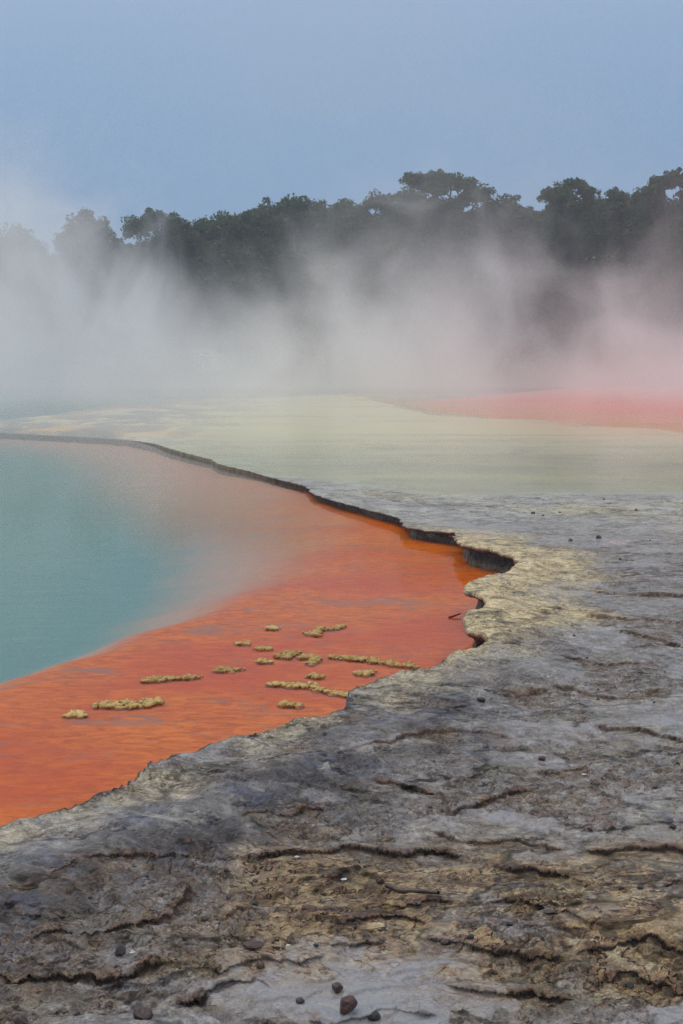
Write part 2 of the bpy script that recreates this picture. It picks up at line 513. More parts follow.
def build_ground():
    az = np.concatenate([np.linspace(-.95, -.275, 190, endpoint=False), np.linspace(-.275, .275, 760, endpoint=False),
                         np.linspace(.275, .95, 190)])
    ys = np.concatenate([np.linspace(1500, 1060, 90, endpoint=False), np.linspace(1060, 480, 700, endpoint=False),
                         np.linspace(480, 372, 170, endpoint=False), [372.0]])
    r = CAM_Z * F / (ys - HORIZON)
    A, Rr = np.meshgrid(az, r)
    # rows at equal depth rather than radius keeps the sheet even
    x = (np.tan(A) * Rr).ravel(); y = Rr.ravel()
    d = rim_d(x, y)
    z, sx, sy, c, ro, wet, pl = land(x, y, np.abs(d), d)
    z = z - .6 * sstep(.17, .02, d) * (y < 30) * (x > -9.5)
    V = np.stack([x + sx, y + sy, z], 1)
    nr, nc = Rr.shape
    idx = np.arange(nr * nc).reshape(nr, nc)
    Fq = np.stack([idx[:-1, :-1], idx[:-1, 1:], idx[1:, 1:], idx[1:, :-1]], -1).reshape(-1, 4)
    keep = ((d > -.02) | ((y > 26) & (d > -4) & (x > .5)))[Fq].any(1)
    Fq = Fq[keep]
    # ---- rim strip: cap, lip, undercut face
    for RIM in (RIM1,):
        seg = np.diff(RIM, axis=0); L = np.hypot(seg[:, 0], seg[:, 1])
        pts = []
        for i in range(len(seg)):
            mid = RIM[i] + seg[i] / 2
            k = max(1, int(L[i] / max(.008, .0011 * np.hypot(*mid))))
            for j in range(k): pts.append(RIM[i] + seg[i] * j / k)
        pts.append(RIM[-1]); pts = np.array(pts)
        ragged = np.stack([fbm(pts[:, 0] * 5, pts[:, 1] * 5, 5, 301, .6), fbm(pts[:, 0] * 5 + 31, pts[:, 1] * 5, 5, 307, .6)], 1)
        tg = np.gradient(pts, axis=0)
        k = np.hanning(25); k /= k.sum()
        tg = np.stack([np.convolve(np.pad(tg[:, i], 12, mode='edge'), k, 'valid') for i in range(2)], 1)
        tg /= np.linalg.norm(tg, axis=1)[:, None] + 1e-9
        inland = np.stack([tg[:, 1], -tg[:, 0]], 1)            # land lies right of travel
        pts = pts + ragged * (.013 + .045 * sstep(8.5, 11.5, pts[:, 1]))[:, None]
        # cut depth under the lip varies along the rim
        un = .05 + .05 * sstep(10.5, 11.3, pts[:, 1]) + .06 * sstep(-.3, .4, fbm(pts[:, 0] * 1.7, pts[:, 1] * 1.7, 3, 311))
        un = un * sstep(21, 16, pts[:, 1])
        for (hx, hy, hd) in ((463, 607, .20), (466, 652, .14)):
            q = at(hx, hy, 0)
            un = un + hd * np.exp(-((np.hypot(pts[:, 0] - q[0], pts[:, 1] - q[1])) / .16) ** 2)
        prof = [(.62, 0, 0), (.46, 0, 0), (.36, 0, 0), (.30, 0, 0), (.24, 0, 0), (.19, 0, 0), (.15, 0, 0), (.12, 0, 0), (.09, 0, 0), (.065, 0, 0), (.045, 0, 0), (.03, 0, 0), (.018, 0, -.001), (.008, 0, -.003), (.001, 0, -.008),
                (0, 0, -.016), (.002, .1, -.026), (.004, .45, -.036), (.0, .8, -.05), (0, 1, -.068), (0, .9, -.09),
                (0, .75, -.115), (0, .7, -.15), (0, .65, -.19), (0, .6, -.30)]
        rows = []; cols = []; ros = []; wets = []; pls = []
        for j, (s0, u0, dz) in enumerate(prof):
            off = s0 + u0 * un
            xx = pts[:, 0] + inland[:, 0] * off; yy = pts[:, 1] + inland[:, 1] * off
            lx = pts[:, 0] + inland[:, 0] * s0; ly = pts[:, 1] + inland[:, 1] * s0
            dd = np.clip(rim_d(lx, ly), .0, 9)
            zz, _sx, _sy, cc, rr, ww, pp = land(lx, ly, dd)
            zz = zz + (.006 if s0 < .5 else -.03)
            if u0 > 0 or dz < -.009:
                t = 1 - math.exp(dz / .02)
                fz = fbm(lx * 5 + dz * 60, ly * 5 - dz * 45, 4, 321, .6)
                xx += inland[:, 0] * .02 * fz * t; yy += inland[:, 1] * .02 * fz * t
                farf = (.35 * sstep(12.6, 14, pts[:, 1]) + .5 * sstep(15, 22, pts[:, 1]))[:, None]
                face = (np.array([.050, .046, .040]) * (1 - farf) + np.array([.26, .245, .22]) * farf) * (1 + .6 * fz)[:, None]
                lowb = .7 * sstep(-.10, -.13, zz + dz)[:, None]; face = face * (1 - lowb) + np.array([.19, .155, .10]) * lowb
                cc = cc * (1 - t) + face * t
                rr = rr * (1 - t) + .45 * t
                zz = np.where(True, zz * np.exp(dz / .2), zz) + dz
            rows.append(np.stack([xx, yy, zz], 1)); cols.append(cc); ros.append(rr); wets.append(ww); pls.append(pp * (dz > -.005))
        m_, n_ = len(prof), len(pts)
        base = len(V)
        V = np.vstack([V, np.array(rows).reshape(-1, 3)])
        c = np.vstack([c, np.array(cols).reshape(-1, 3)]); ro = np.concatenate([ro, np.array(ros).ravel()])
        wet = np.concatenate([wet, np.array(wets).ravel()]); pl = np.concatenate([pl, np.array(pls).ravel()])
        idx = base + np.arange(m_ * n_).reshape(m_, n_)
        Fs = np.stack([idx[:-1, :-1], idx[1:, :-1], idx[1:, 1:], idx[:-1, 1:]], -1).reshape(-1, 4)
        Fq = np.vstack([Fq, Fs])
    # drop unused vertices
    used = np.zeros(len(V), bool); used[Fq.ravel()] = True
    remap = np.cumsum(used) - 1
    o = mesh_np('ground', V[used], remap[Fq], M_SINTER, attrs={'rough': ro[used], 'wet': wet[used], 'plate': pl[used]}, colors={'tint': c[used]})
    tag(o, kind='structure')
    return o


ground = build_ground()


def ground_z(x, y):
    a = np.array([float(x)]); b = np.array([float(y)])
    return float(land(a, b, np.abs(rim_d(a, b)))[0][0])


# ----------------------------------------------------------------- pool bed and water
def build_pool():
    # edge of the orange shelf, traced on the water
    shelf = [(-500, 775), (-120, 715), (0, 692), (60, 669), (130, 641), (200, 612), (238, 585), (252, 560), (240, 528),
             (205, 492), (170, 465), (120, 448), (60, 440), (0, 437), (-120, 433)]
    SH = chaikin([at(a, b, WATER_Z - .17) for a, b in shelf], 2)
    xs = np.concatenate([np.linspace(-70, -14, 60, endpoint=False), np.linspace(-14, 6, 340, endpoint=False), np.linspace(6, 70, 90)])
    ys = np.concatenate([np.linspace(2, 14, 260, endpoint=False), np.linspace(14, 30, 140, endpoint=False), np.linspace(30, 75, 110)])
    X, Y = np.meshgrid(xs, ys); x, y = X.ravel(), Y.ravel()
    dl = -rim_d(x, y)
    d, s, arc, T = dist_poly(x + .25 * fbm(x * .7, y * .7, 4, 401), y + .25 * fbm(x * .7 + 9, y * .7, 4, 402), SH)
    sg = d * np.sign(s)                                  # + on the deep side
    soft = .5 + np.clip((y - 9) * .16, 0, 1.6)
    t = sstep(-soft, soft, sg)
    # beyond the terrace: an orange shelf along it, deep water farther out and to the left
    back = y > 33
    shelf_b = sstep(8.0, 13.0, (x - 1) * 1.6 + 8 - .8 * np.clip(dl, 0, 40) + 3 * fbm(x * .1, y * .1, 3, 409))
    t = np.where(back, 1 - shelf_b, t)
    z = -.173 - .257 * t - .35 * sstep(.5, 6, sg) * (t > .5) + .005 * fbm(x * 1.3, y * 2.5, 3, 405)
    nr, nc = X.shape
    idx = np.arange(nr * nc).reshape(nr, nc)
    Fq = np.stack([idx[:-1, :-1], idx[:-1, 1:], idx[1:, 1:], idx[1:, :-1]], -1).reshape(-1, 4)
    keep = ((dl > -.8) | ((dl > -7) & (x > 1) & (y > 24)))[Fq].any(1)
    m, nt = new_mat('pool_bed_deposit')
    n = N(nt)
    P = n.add('ShaderNodeNewGeometry').outputs['Position']
    dp = n.add('ShaderNodeAttribute', attribute_name='deep').outputs['Fac']
    st = n.noise(n.scale_vec(P, (.62, 1.5, 1)), 2.6, 7, .66, 1.2)
    fi = n.noise(n.scale_vec(P, (.7, 1.5, 1)), 13, 5, .68, .6)
    org = n.mix(n.mapr(fi, .3, .7), (.43, .088, .005), (.74, .195, .012))
    org = n.mix(n.mapr(st, .54, .64, 0, .75), org, (.30, .17, .12))
    org = n.mix(n.mapr(st, .25, .42, .30, 0), org, (.88, .32, .06))
    big = n.noise(n.scale_vec(P, (.8, 1.1, 1)), .8, 4, .6)
    org = n.mix(n.mapr(big, .40, .66, 0, .6), org, (.52, .060, .006))
    teal = n.mix(n.noise(P, .25, 3), (.135, .255, .243), (.165, .29, .272))
    tr = n.math('ADD', dp, n.math('MULTIPLY', n.math('SUBTRACT', st, .5), n.math('MULTIPLY', n.math('MULTIPLY', dp, n.math('SUBTRACT', 1.0, dp)), 1.6)), clamp=True)
    c = n.mix(tr, org, teal)
    c = n.mix(n.math('MULTIPLY', n.math('MULTIPLY', tr, n.math('SUBTRACT', 1.0, tr)), 2.0), c, (.50, .36, .28))
    sh = n.add('ShaderNodeAttribute', attribute_name='shore').outputs['Fac']
    bk = n.add('ShaderNodeAttribute', attribute_name='back').outputs['Fac']
    c = n.mix(n.math('MULTIPLY', n.math('MULTIPLY', bk, n.math('SUBTRACT', 1.0, dp)), .7), c, (.78, .19, .15))  # back shelf: pink veil of the mist painted into the bed colour
    c = n.mix(sh, c, (.62, .44, .28))
    b = n.add('ShaderNodeBsdfPrincipled', {'Base Color': c, 'Roughness': .9, 'Specular IOR Level': 0.0})
    n.add('ShaderNodeOutputMaterial', {0: b.outputs[0]})
    o = mesh_np('pool_bed', np.stack([x, y, z], 1), Fq[keep], m, attrs={'deep': t, 'back': back * 1.0, 'shore': (y > 26) * (x > -2) * sstep(4.5, -1, dl + 3.0 * fbm(x * .14, y * .5, 4, 411)) * .55})
    tag(o, kind='structure')

    m, nt = new_mat('hot_spring_water')
    n = N(nt)
    P = n.add('ShaderNodeNewGeometry').outputs['Position']
    r1 = n.noise(n.scale_vec(P, (.7, 1.6, 1)), 7, 4, .6, .4)
    r2 = n.noise(n.scale_vec(P, (.6, 1.3, 1)), 1.6, 3, .5)
    bump = n.add('ShaderNodeBump', {'Strength': .07, 'Distance': .012, 'Height': n.math('ADD', r1, r2)})
    fr = n.add('ShaderNodeFresnel', {'IOR': 1.33, 'Normal': bump.outputs[0]})
    gl = n.add('ShaderNodeBsdfAnisotropic', {'Color': rgb(1, 1, 1), 'Roughness': .07, 'Normal': bump.outputs[0]})
    tb = n.add('ShaderNodeBsdfTransparent', {'Color': rgb(.97, .99, .98)})
    mx = n.add('ShaderNodeMixShader', {0: n.math('MULTIPLY', fr.outputs[0], .52), 1: tb.outputs[0], 2: gl.outputs[0]})
    n.add('ShaderNodeOutputMaterial', {0: mx.outputs[0]})
    V = np.array([[-70, 2, WATER_Z], [70, 2, WATER_Z], [70, 74, WATER_Z], [-70, 74, WATER_Z]])
    o = mesh_np('water', V, np.array([[0, 1, 2, 3]]), m)
    tag(o, kind='structure')


build_pool()


# ----------------------------------------------------------------- far bank
def hill(x, y):
    s = 60.5 + 2.5 * fbm(x * .06, x * 0 + 3.3, 3, 501) + np.clip(-x - 12, 0, 40) * .25
    z = -.5 + (5.6 - 1.9 * sstep(-1, -9, x)) * sstep(0, 15, y - s) + .9 * sstep(0, 2.0, y - s) + 1.0 * sstep(20, 70, y - s)
    z += .5 * fbm(x * .25, y * .25, 4, 503) * sstep(0, 3, y - s)
    return z


def hill_z(x, y): return float(hill(np.array([float(x)]), np.array([float(y)]))[0])


def build_hill():
    xs = np.linspace(-110, 110, 300); ys = np.concatenate([np.linspace(55, 82, 110, endpoint=False), np.linspace(82, 140, 30)])
    X, Y = np.meshgrid(xs, ys); x, y = X.ravel(), Y.ravel()
    z = hill(x, y)
    bare = np.exp(-(((x + 5.9 + .5 * (y - 64)) / 1.1) ** 2 + ((y - 64.2) / 2.0) ** 2))
    idx = np.arange(x.size).reshape(X.shape)
    Fq = np.stack([idx[:-1, :-1], idx[:-1, 1:], idx[1:, 1:], idx[1:, :-1]], -1).reshape(-1, 4)
    m, nt = new_mat('bank_soil')
    n = N(nt)
    P = n.add('ShaderNodeNewGeometry').outputs['Position']
    ba = n.add('ShaderNodeAttribute', attribute_name='bare').outputs['Fac']
    ns = n.noise(P, .9, 5, .6)
    c = n.mix(ns, (.030, .035, .020), (.085, .075, .05))
    k = n.mapr(n.math('ADD', ba, n.math('MULTIPLY', ns, .9)), .85, 1.15)
    c = n.mix(k, c, (.36, .31, .23))
    bump = n.add('ShaderNodeBump', {'Strength': .8, 'Distance': .25, 'Height': ns})
    b = n.add('ShaderNodeBsdfPrincipled', {'Base Color': c, 'Roughness': .95, 'Normal': bump.outputs[0]})
    n.add('ShaderNodeOutputMaterial', {0: b.outputs[0]})
    o = mesh_np('hills', np.stack([x, y, z], 1), Fq, m, attrs={'bare': bare})
    tag(o, kind='structure')


build_hill()


def leaf_mat(name, a, b):
    m, nt = new_mat(name)
    n = N(nt)
    geo = n.add('ShaderNodeNewGeometry')
    oi = n.add('ShaderNodeObjectInfo')
    rnd = geo.outputs['Random Per Island']
    ns = n.noise(geo.outputs['Position'], .8, 3)
    c = n.mix(n.math('ADD', n.math('MULTIPLY', rnd, .5), n.math('MULTIPLY', ns, .5)), a, b)
    c = n.mix(n.math('MULTIPLY', oi.outputs['Random'], .55), c, (.075, .085, .035))
    d = n.add('ShaderNodeBsdfPrincipled', {'Base Color': c, 'Roughness': .6, 'Specular IOR Level': .25})
    t = n.add('ShaderNodeBsdfTranslucent', {'Color': c})
    mx = n.add('ShaderNodeMixShader', {0: .25, 1: d.outputs[0], 2: t.outputs[0]})
    n.add('ShaderNodeOutputMaterial', {0: mx.outputs[0]})
    return m


M_LEAF = leaf_mat('bush_leaves', (.018, .040, .010), (.070, .130, .034))
M_LEAF2 = leaf_mat('scrub_leaves', (.022, .026, .012), (.060, .065, .028))
mb, nt = new_mat('bark')
n = N(nt)
P = n.add('ShaderNodeTexCoord').outputs['Object']
c = n.mix(n.noise(n.scale_vec(P, (3, 3, .6)), 4, 4), (.03, .024, .018), (.10, .08, .06))
b = n.add('ShaderNodeBsdfPrincipled', {'Base Color': c, 'Roughness': .9})
n.add('ShaderNodeOutputMaterial', {0: b.outputs[0]})
M_BARK = mb


def leaves(centres, radii, per, size, flat=.75):
    """leaf quads spread through clumps"""
    n_ = len(centres)
    C = np.repeat(centres, per, 0); Rr = np.repeat(radii, per)
    v = RNG.normal(size=(n_ * per, 3)); v /= np.linalg.norm(v, axis=1)[:, None]
    rr = RNG.uniform(.35, 1.08, n_ * per) ** .7
    v = v * (rr * Rr)[:, None]; v[:, 2] *= flat
    p = C + v
    nrm = v / (np.linalg.norm(v, axis=1)[:, None] + 1e-6) + RNG.normal(scale=.75, size=v.shape) + [0, 0, .35]
    nrm /= np.linalg.norm(nrm, axis=1)[:, None]
    t1 = np.cross(nrm, RNG.normal(size=v.shape)); t1 /= np.linalg.norm(t1, axis=1)[:, None]
    t2 = np.cross(nrm, t1)
    s = size * RNG.uniform(.6, 1.4, len(p))[:, None]
    q = np.stack([p - t1 * s, p + t2 * s * .5, p + t1 * s, p - t2 * s * .5], 1).reshape(-1, 3)
    return q, np.arange(len(q)).reshape(-1, 4)


def tubes(paths, sides=7):
    V = []; Fq = []; base = 0
    for pts, r0, r1 in paths:
        pts = np.array(pts); k = len(pts)
        tg = np.gradient(pts, axis=0); tg /= np.linalg.norm(tg, axis=1)[:, None] + 1e-9
        ref = np.array([.3, .9, .2])
        for i in range(k):
            u = np.cross(tg[i], ref); u /= np.linalg.norm(u) + 1e-9; vv = np.cross(tg[i], u)
            r = r0 + (r1 - r0) * i / (k - 1)
            for a in range(sides):
                th = 2 * math.pi * a / sides
                V.append(pts[i] + r * (math.cos(th) * u + math.sin(th) * vv))
        for i in range(k - 1):
            for a in range(sides):
                Fq.append([base + i * sides + a, base + i * sides + (a + 1) % sides, base + (i + 1) * sides + (a + 1) % sides, base + (i + 1) * sides + a])
        base += k * sides
    return np.array(V), np.array(Fq)


def build_tree(blobs, root, label, group, mat=M_LEAF, leaf=.095, dens=1.0, cat='tree', name='tree'):
    """blobs: (x, y, z, r) crown masses relative to the root"""
    t = empty(name, root)
    tag(t, label, cat, group)
    B = np.array(blobs)
    top = B[:, 2].max()
    fork = np.array([.05, 0, max(.8, .35 * top)])
    paths = [([[0, 0, -.6], [.05, 0, fork[2] * .5], fork], .05 * top ** .5 + .06, .09)]
    cs = []; rs = []
    for bx, by, bz, br in B:
        e = np.array([bx, by, bz]); mid = (fork + e) / 2 + RNG.normal(scale=.15, size=3) * br
        paths.append(([fork - [0, 0, .22], mid, e, e + [0, 0, br * .5]], .075, .02))
        k = int(26 * dens * max(br, .5) ** 1.7) + 8
        v = RNG.normal(size=(k, 3)); v /= np.linalg.norm(v, axis=1)[:, None]
        v[:, 2] = np.where(v[:, 2] < -.35, -v[:, 2] * .6, v[:, 2])
        rr = RNG.uniform(.45, 1.0, k)[:, None]
        cs.append(e + v * rr * br * np.array([1, 1, .88])); rs.append(RNG.uniform(.20, .46, k) * min(1, .42 + br * .48))
        for j in range(0, k, 9):
            q = cs[-1][j]
            paths.append(([e, (e + q) / 2 + [0, 0, -.1 * br], q], .03, .008))
    cs = np.vstack(cs); rs = np.concatenate(rs)
    q, f = leaves(cs, rs, 46, leaf)
    tv, tf = tubes(paths)
    mesh_np('trunk', tv, tf, M_BARK, t)
    mesh_np('crown', q, f, mat, t, smooth=False)
    return t


# skyline trees: crown masses traced from the photograph, each at its own distance
TREES = [
    (70, [(20, 250, 26), (-14, 262, 28), (38, 268, 22), (10, 285, 30)], 'faint tree at the left end of the far bank, almost lost in steam'),
    (72, [(84, 224, 15), (97, 238, 20), (75, 246, 22), (90, 268, 30), (64, 240, 9)], 'small hazy tree with a narrow knob of crown standing above the left steam'),
    (71, [(158, 222, 17), (143, 232, 19), (178, 232, 18), (160, 256, 30), (134, 262, 22)], 'hazy round crowned tree third from the left on the skyline'),
    (74, [(205, 232, 18), (222, 238, 16), (190, 246, 20), (210, 268, 28)], 'low domed tree in the dip between two taller hazy crowns'),
    (71, [(255, 222, 19), (240, 234, 22), (275, 231, 20), (258, 258, 32), (232, 262, 22)], 'bushy tree with a pointed sprig on top above the bare bank'),
    (75, [(303, 230, 17), (322, 228, 18), (290, 242, 18), (312, 262, 28)], 'low crown in the skyline gap left of the tall flat topped tree'),
    (71, [(352, 218, 19), (378, 206, 16), (340, 234, 22), (366, 238, 28), (350, 264, 32)], 'sloping tree whose crown climbs towards the tall flat topped tree'),
    (69, [(420, 182, 11), (410, 180, 8), (436, 178, 10), (452, 183, 11), (432, 192, 15), (466, 188, 13), (480, 197, 16), (410, 204, 20), (446, 212, 28), (484, 222, 22), (440, 244, 34)], 'tallest tree with a flat top and a twig reaching left over the steam'),
    (73, [(505, 210, 17), (522, 221, 15), (494, 226, 20), (515, 246, 26)], 'lower tree sloping down from the tallest crown to the skyline notch'),
    (68, [(558, 195, 12), (549, 198, 9), (572, 188, 11), (586, 194, 11), (566, 206, 17), (592, 212, 18), (572, 236, 30), (548, 246, 22), (600, 248, 24)], 'dark green tree with its crown jutting left over the skyline notch'),
    (71, [(618, 200, 13), (632, 206, 14), (610, 216, 18), (628, 236, 26)], 'smaller tree between two darker crowns at right'),
    (66, [(664, 185, 14), (648, 198, 16), (684, 184, 16), (700, 200, 24), (662, 218, 28), (650, 240, 26), (690, 246, 34)], 'large dark tree cut by the right edge of the photo'),
    (70, [(735, 205, 22), (755, 215, 26), (745, 250, 34)], 'tree just beyond the right edge crown'),
    (72, [(-55, 255, 24), (-80, 262, 28), (-60, 285, 34)], 'tree beyond the left end of the visible bank'),
]
for Y, bl, lab in TREES:
    px0 = sum(b_[0] for b_ in bl) / len(bl)
    rx = far(px0, 300, Y)[0]
    root = Vector((rx, Y, hill_z(rx, Y)))
    B = []
    for i, (px, py, r) in enumerate(bl):
        yy = Y + RNG.uniform(-.7, .7) * r * .05
        p = far(px, py, yy)
        B.append((p[0] - root.x, yy - Y, p[2] - root.z, r * Y / F * 1.02))
    build_tree(B, root, lab, 'trees on the far bank')

# second row standing lower between them, closing the wood
MID_LABEL = 'dark bushy tree in the closed wood below the skyline crowns'
for i, x in enumerate(np.linspace(-17, 18.5, 24)):
    Y = 73.5 + RNG.uniform(-1.5, 2.5); x = x + RNG.uniform(-.6, .6)
    zr = hill_z(x, Y)
    px = 341 + x / Y * F
    topy = np.interp(px, [0, 90, 160, 255, 310, 360, 430, 490, 530, 570, 660, 720], [262, 242, 232, 228, 236, 220, 200, 208, 226, 210, 205, 205]) + RNG.uniform(0, 12)
    topy += 32 if px < 340 else 14
    ht = max(3.0, CAM_Z + (HORIZON - topy) / F * Y - zr)
    B = [(RNG.uniform(-1.5, 1.5), RNG.uniform(-.8, .8), ht * f_ - .5, RNG.uniform(.95, 1.35)) for f_ in (.96, .85, .8, .65, .6, .45, .4, .3)]
    build_tree(B, (x, Y, zr), MID_LABEL, 'trees of the closed wood', M_LEAF, .10, .8)

# scrub in front of them
protos = []
for k in range(4):
    hgt = 2.6 + .5 * k
    B = [(RNG.uniform(-.9, .9), RNG.uniform(-.6, .6), hgt * RNG.uniform(.45, 1.0) - .3, RNG.uniform(.75, 1.25)) for _ in range(7)]
    protos.append(B)
made = {}
spots = [(-20, 64.5), (-16.5, 66.5), (-13.5, 65), (-10.8, 66.5), (-9.0, 65), (-7.6, 67.5), (-4.2, 68), (-2.4, 66.4), (-.6, 67.6), (1.2, 65.6),
         (3, 67), (5, 65.4), (6.6, 66.8), (8.4, 65), (10, 66.4), (11.8, 64.8), (13.4, 66.2), (15.5, 64.6), (18, 66), (-12, 69), (-1.5, 70), (4, 69.5), (9.5, 68.5), (14.5, 69), (-6, 70.5)]
SCRUB_LABEL = 'dark bushy scrub tree on the far bank slope, half hidden in steam'
for i, (x, y) in enumerate(spots):
    k = i % 4
    if k not in made:
        t = build_tree(protos[k], (0, 0, 0), SCRUB_LABEL, 'scrub trees on the bank slope', M_LEAF2 if k % 2 else M_LEAF, .11, .9, 'scrub tree', 'scrub_tree')
        made[k] = t
    else:
        t = made[k].copy(); COL.objects.link(t)
        for ch in list(made[k].children):
            c2 = ch.copy(); COL.objects.link(c2); c2.parent = t
    s = RNG.uniform(.8, 1.15)
    t.location = (x, y, hill_z(x, y)); t.rotation_euler = (0, 0, RNG.uniform(0, 6.28)); t.scale = (s, s, s * RNG.uniform(.85, 1.1))

# undergrowth that closes the slope
cx_ = RNG.uniform(-30, 30, 3000); cy_ = RNG.uniform(62, 76, 3000)
bare = np.exp(-(((cx_ + 5.9 + .5 * (cy_ - 64)) / 1.2) ** 2 + ((cy_ - 64.2) / 2.2) ** 2))
ok = bare < .4
cx_, cy_ = cx_[ok], cy_[ok]
cz_ = hill(cx_, cy_) + RNG.uniform(.1, .9, len(cx_))
q, f = leaves(np.stack([cx_, cy_, cz_], 1), RNG.uniform(.4, .9, len(cx_)), 26, .13)
tag(mesh_np('undergrowth', q, f, M_LEAF2, smooth=False), 'dense dark undergrowth covering the slope below the trees', 'undergrowth', kind='stuff')


# ----------------------------------------------------------------- stones, flakes, sticks
def stone_mat(name, a, b, rough=.45):
    m, nt = new_mat(name)
    n = N(nt)
    P = n.add('ShaderNodeTexCoord').outputs['Object']
    ns = n.noise(P, 60, 4, .65)
    oi = n.add('ShaderNodeObjectInfo')
    c = n.mix(n.mapr(n.math('ADD', ns, n.math('MULTIPLY', oi.outputs['Random'], .3)), .35, .95), a, b)
    bump = n.add('ShaderNodeBump', {'Strength': .5, 'Distance': .004, 'Height': ns})
    bb = n.add('ShaderNodeBsdfPrincipled', {'Base Color': c, 'Roughness': rough, 'Normal': bump.outputs[0]})
    n.add('ShaderNodeOutputMaterial', {0: bb.outputs[0]})
    return m


M_ST_RED = stone_mat('dark_red_stone', (.022, .012, .010), (.10, .045, .03))
M_ST_BLK = stone_mat('black_stone', (.010, .010, .011), (.045, .040, .038))
def stain_low(m):
    nt = m.node_tree; n = N(nt)
    bs = [k for k in nt.nodes if k.type == 'BSDF_PRINCIPLED'][0]
    src = bs.inputs['Base Color'].links[0].from_socket
    z = n.add('ShaderNodeSeparateXYZ', {0: n.add('ShaderNodeTexCoord').outputs['Object']}).outputs[2]
    low = n.mix(n.mapr(z, -.010, -.001), (.66, .17, .018), (.36, .15, .018))
    nt.links.new(n.mix(n.mapr(z, -.002, .005), low, src), bs.inputs['Base Color'])


M_ST_WHT = stone_mat('white_flake', (.36, .37, .38), (.60, .60, .60), .5)
M_YEL = stone_mat('yellow_nodules', (.32, .20, .045), (.68, .50, .18), .6)
stain_low(M_YEL)
M_STICK = stone_mat('wet_wood', (.022, .012, .010), (.075, .04, .03), .4)


def rock_mesh(name, sx, sy, sz, seed, mat, cuts=9, sub=3):
    rr = random.Random(seed)
    bm = bmesh.new()
    bmesh.ops.create_icosphere(bm, subdivisions=sub, radius=1)
    planes = []
    for _ in range(cuts):
        v = Vector((rr.gauss(0, 1), rr.gauss(0, 1), rr.gauss(0, 1))).normalized()
        planes.append((v, rr.uniform(.5, .88)))
    for v in bm.verts:
        p = v.co.copy()
        for nn, dd in planes:
            e = p.dot(nn) - dd
            if e > 0: p -= nn * e * .92
        p *= 1 + rr.uniform(-.05, .05)
        v.co = Vector((p.x * sx, p.y * sy, p.z * sz + sz * .55))
    me = bpy.data.meshes.new(name)
    bm.to_mesh(me); bm.free()
    for p in me.polygons: p.use_smooth = False
    me.materials.append(mat)
    return me


def put(name, me, px, py, rz=0.0, label=None, cat=None, group=None, dz=0.0):
    g = at(px, py, 0.0)
    z = ground_z(*g)
    g = at(px, py, z)
    z = ground_z(*g)
    o = bpy.data.objects.new(name, me)
    COL.objects.link(o)
    o.location = (g[0], g[1], z + dz)
    o.rotation_euler = (0, 0, rz)
    tag(o, label, cat, group)
    return o


GS = 'stones scattered on the wet sinter'
# (px, base py, width px, height px, material, label)
BIG = [
    (143, 1018, 19, 16, 'r', 'angular dark red stone at the bottom edge, left of centre'),
    (347, 1011, 20, 21, 'r', 'large rounded maroon stone, biggest of the three bottom stones'),
    (374, 1019, 13, 14, 'b', 'black stone just right of the rounded maroon stone'),
    (337, 990, 13, 12, 'r', 'small pyramid shaped stone behind the rounded maroon stone'),
    (120, 955, 12, 11, 'b', 'dark square stone between two sinter scarps at lower left'),
    (310, 911, 17, 10, 'r', 'long reddish stone lying on the tan crust near the stick'),
    (22, 1023, 15, 10, 'r', 'reddish stone in the bottom left corner'),
    (253, 949, 24, 6, 'r', 'flat slanting shard of brown stone at lower left'),
    (381, 884, 8, 8, 'r', 'round maroon stone touching the upper end of the stick'),
    (481, 701, 9, 6, 'b', 'black stone on the grey sinter just inland of the cream rim'),
    (542, 760, 7, 6, 'r', 'dark red stone above the rusty sinter patch'),
    (550, 913, 14, 5, 'b', 'flat black stone on the tan crust at lower right'),
    (630, 985, 9, 8, 'b', 'black stone beside the small pool at lower right'),
    (599, 537, 6, 5, 'b', 'black stone out on the pale far flat, the larger of two'),
    (570, 540, 5, 4, 'r', 'brown stone out on the pale far flat, left of a black one'),
    (260, 968, 10, 9, 'r', 'brown stone half sunk beside the curved scarp at lower left'),
    (185, 941, 8, 6, 'r', 'brown stone at the foot of the stepped scarp at left'),
    (673, 827, 6, 5, 'b', 'small black stone on the smooth grey flat near the right edge'),
]
for i, (px, py, wp, hp, mt, lab) in enumerate(BIG):
    g = at(px, py); sc = np.hypot(g[0], g[1]) / F
    sx = wp * sc / 2 * 1.12; sz = hp * sc / 2 * 1.05
    me = rock_mesh('stone', sx, (sx + sz) / 2, sz, 40 + i, M_ST_RED if mt == 'r' else M_ST_BLK, 8 if i != 1 else 4)
    put('stone', me, px, py, .3 * (i % 5 - 2), lab, 'stone', GS, -.1 * sz)
SMALL = [(147, 876), (226, 871), (38, 912), (258, 928), (316, 947), (255, 881), (255, 905), (379, 882), (509, 926), (598, 701), (654, 703),
         (602, 779), (678, 764), (655, 788), (604, 499), (636, 510), (543, 515), (533, 513), (587, 658), (574, 635), (598, 690), (620, 560), (560, 512),
         (650, 540), (470, 940), (205, 920), (62, 918), (410, 892), (520, 905), (445, 940), (90, 895), (590, 830), (640, 890), (430, 810), (300, 1000)]
proto_s = [rock_mesh('small_stone', .014, .012, .010, 90 + k, M_ST_RED if k % 2 else M_ST_BLK, 7, 2) for k in range(4)]
for i, (px, py) in enumerate(SMALL):
    g = at(px, py)
    o = put('small_stone', proto_s[i % 4], px, py, i * 1.3, 'tiny dark pebble lying loose on the wet grey sinter', 'pebble', 'tiny dark pebbles')
    s = max(.8, np.hypot(*g) / 9) * (.55 + .6 * RNG.random()); o.scale = (s, s, s)
FL = [(132, 953), (288, 947), (297, 856), (344, 880), (520, 722), (584, 776)]
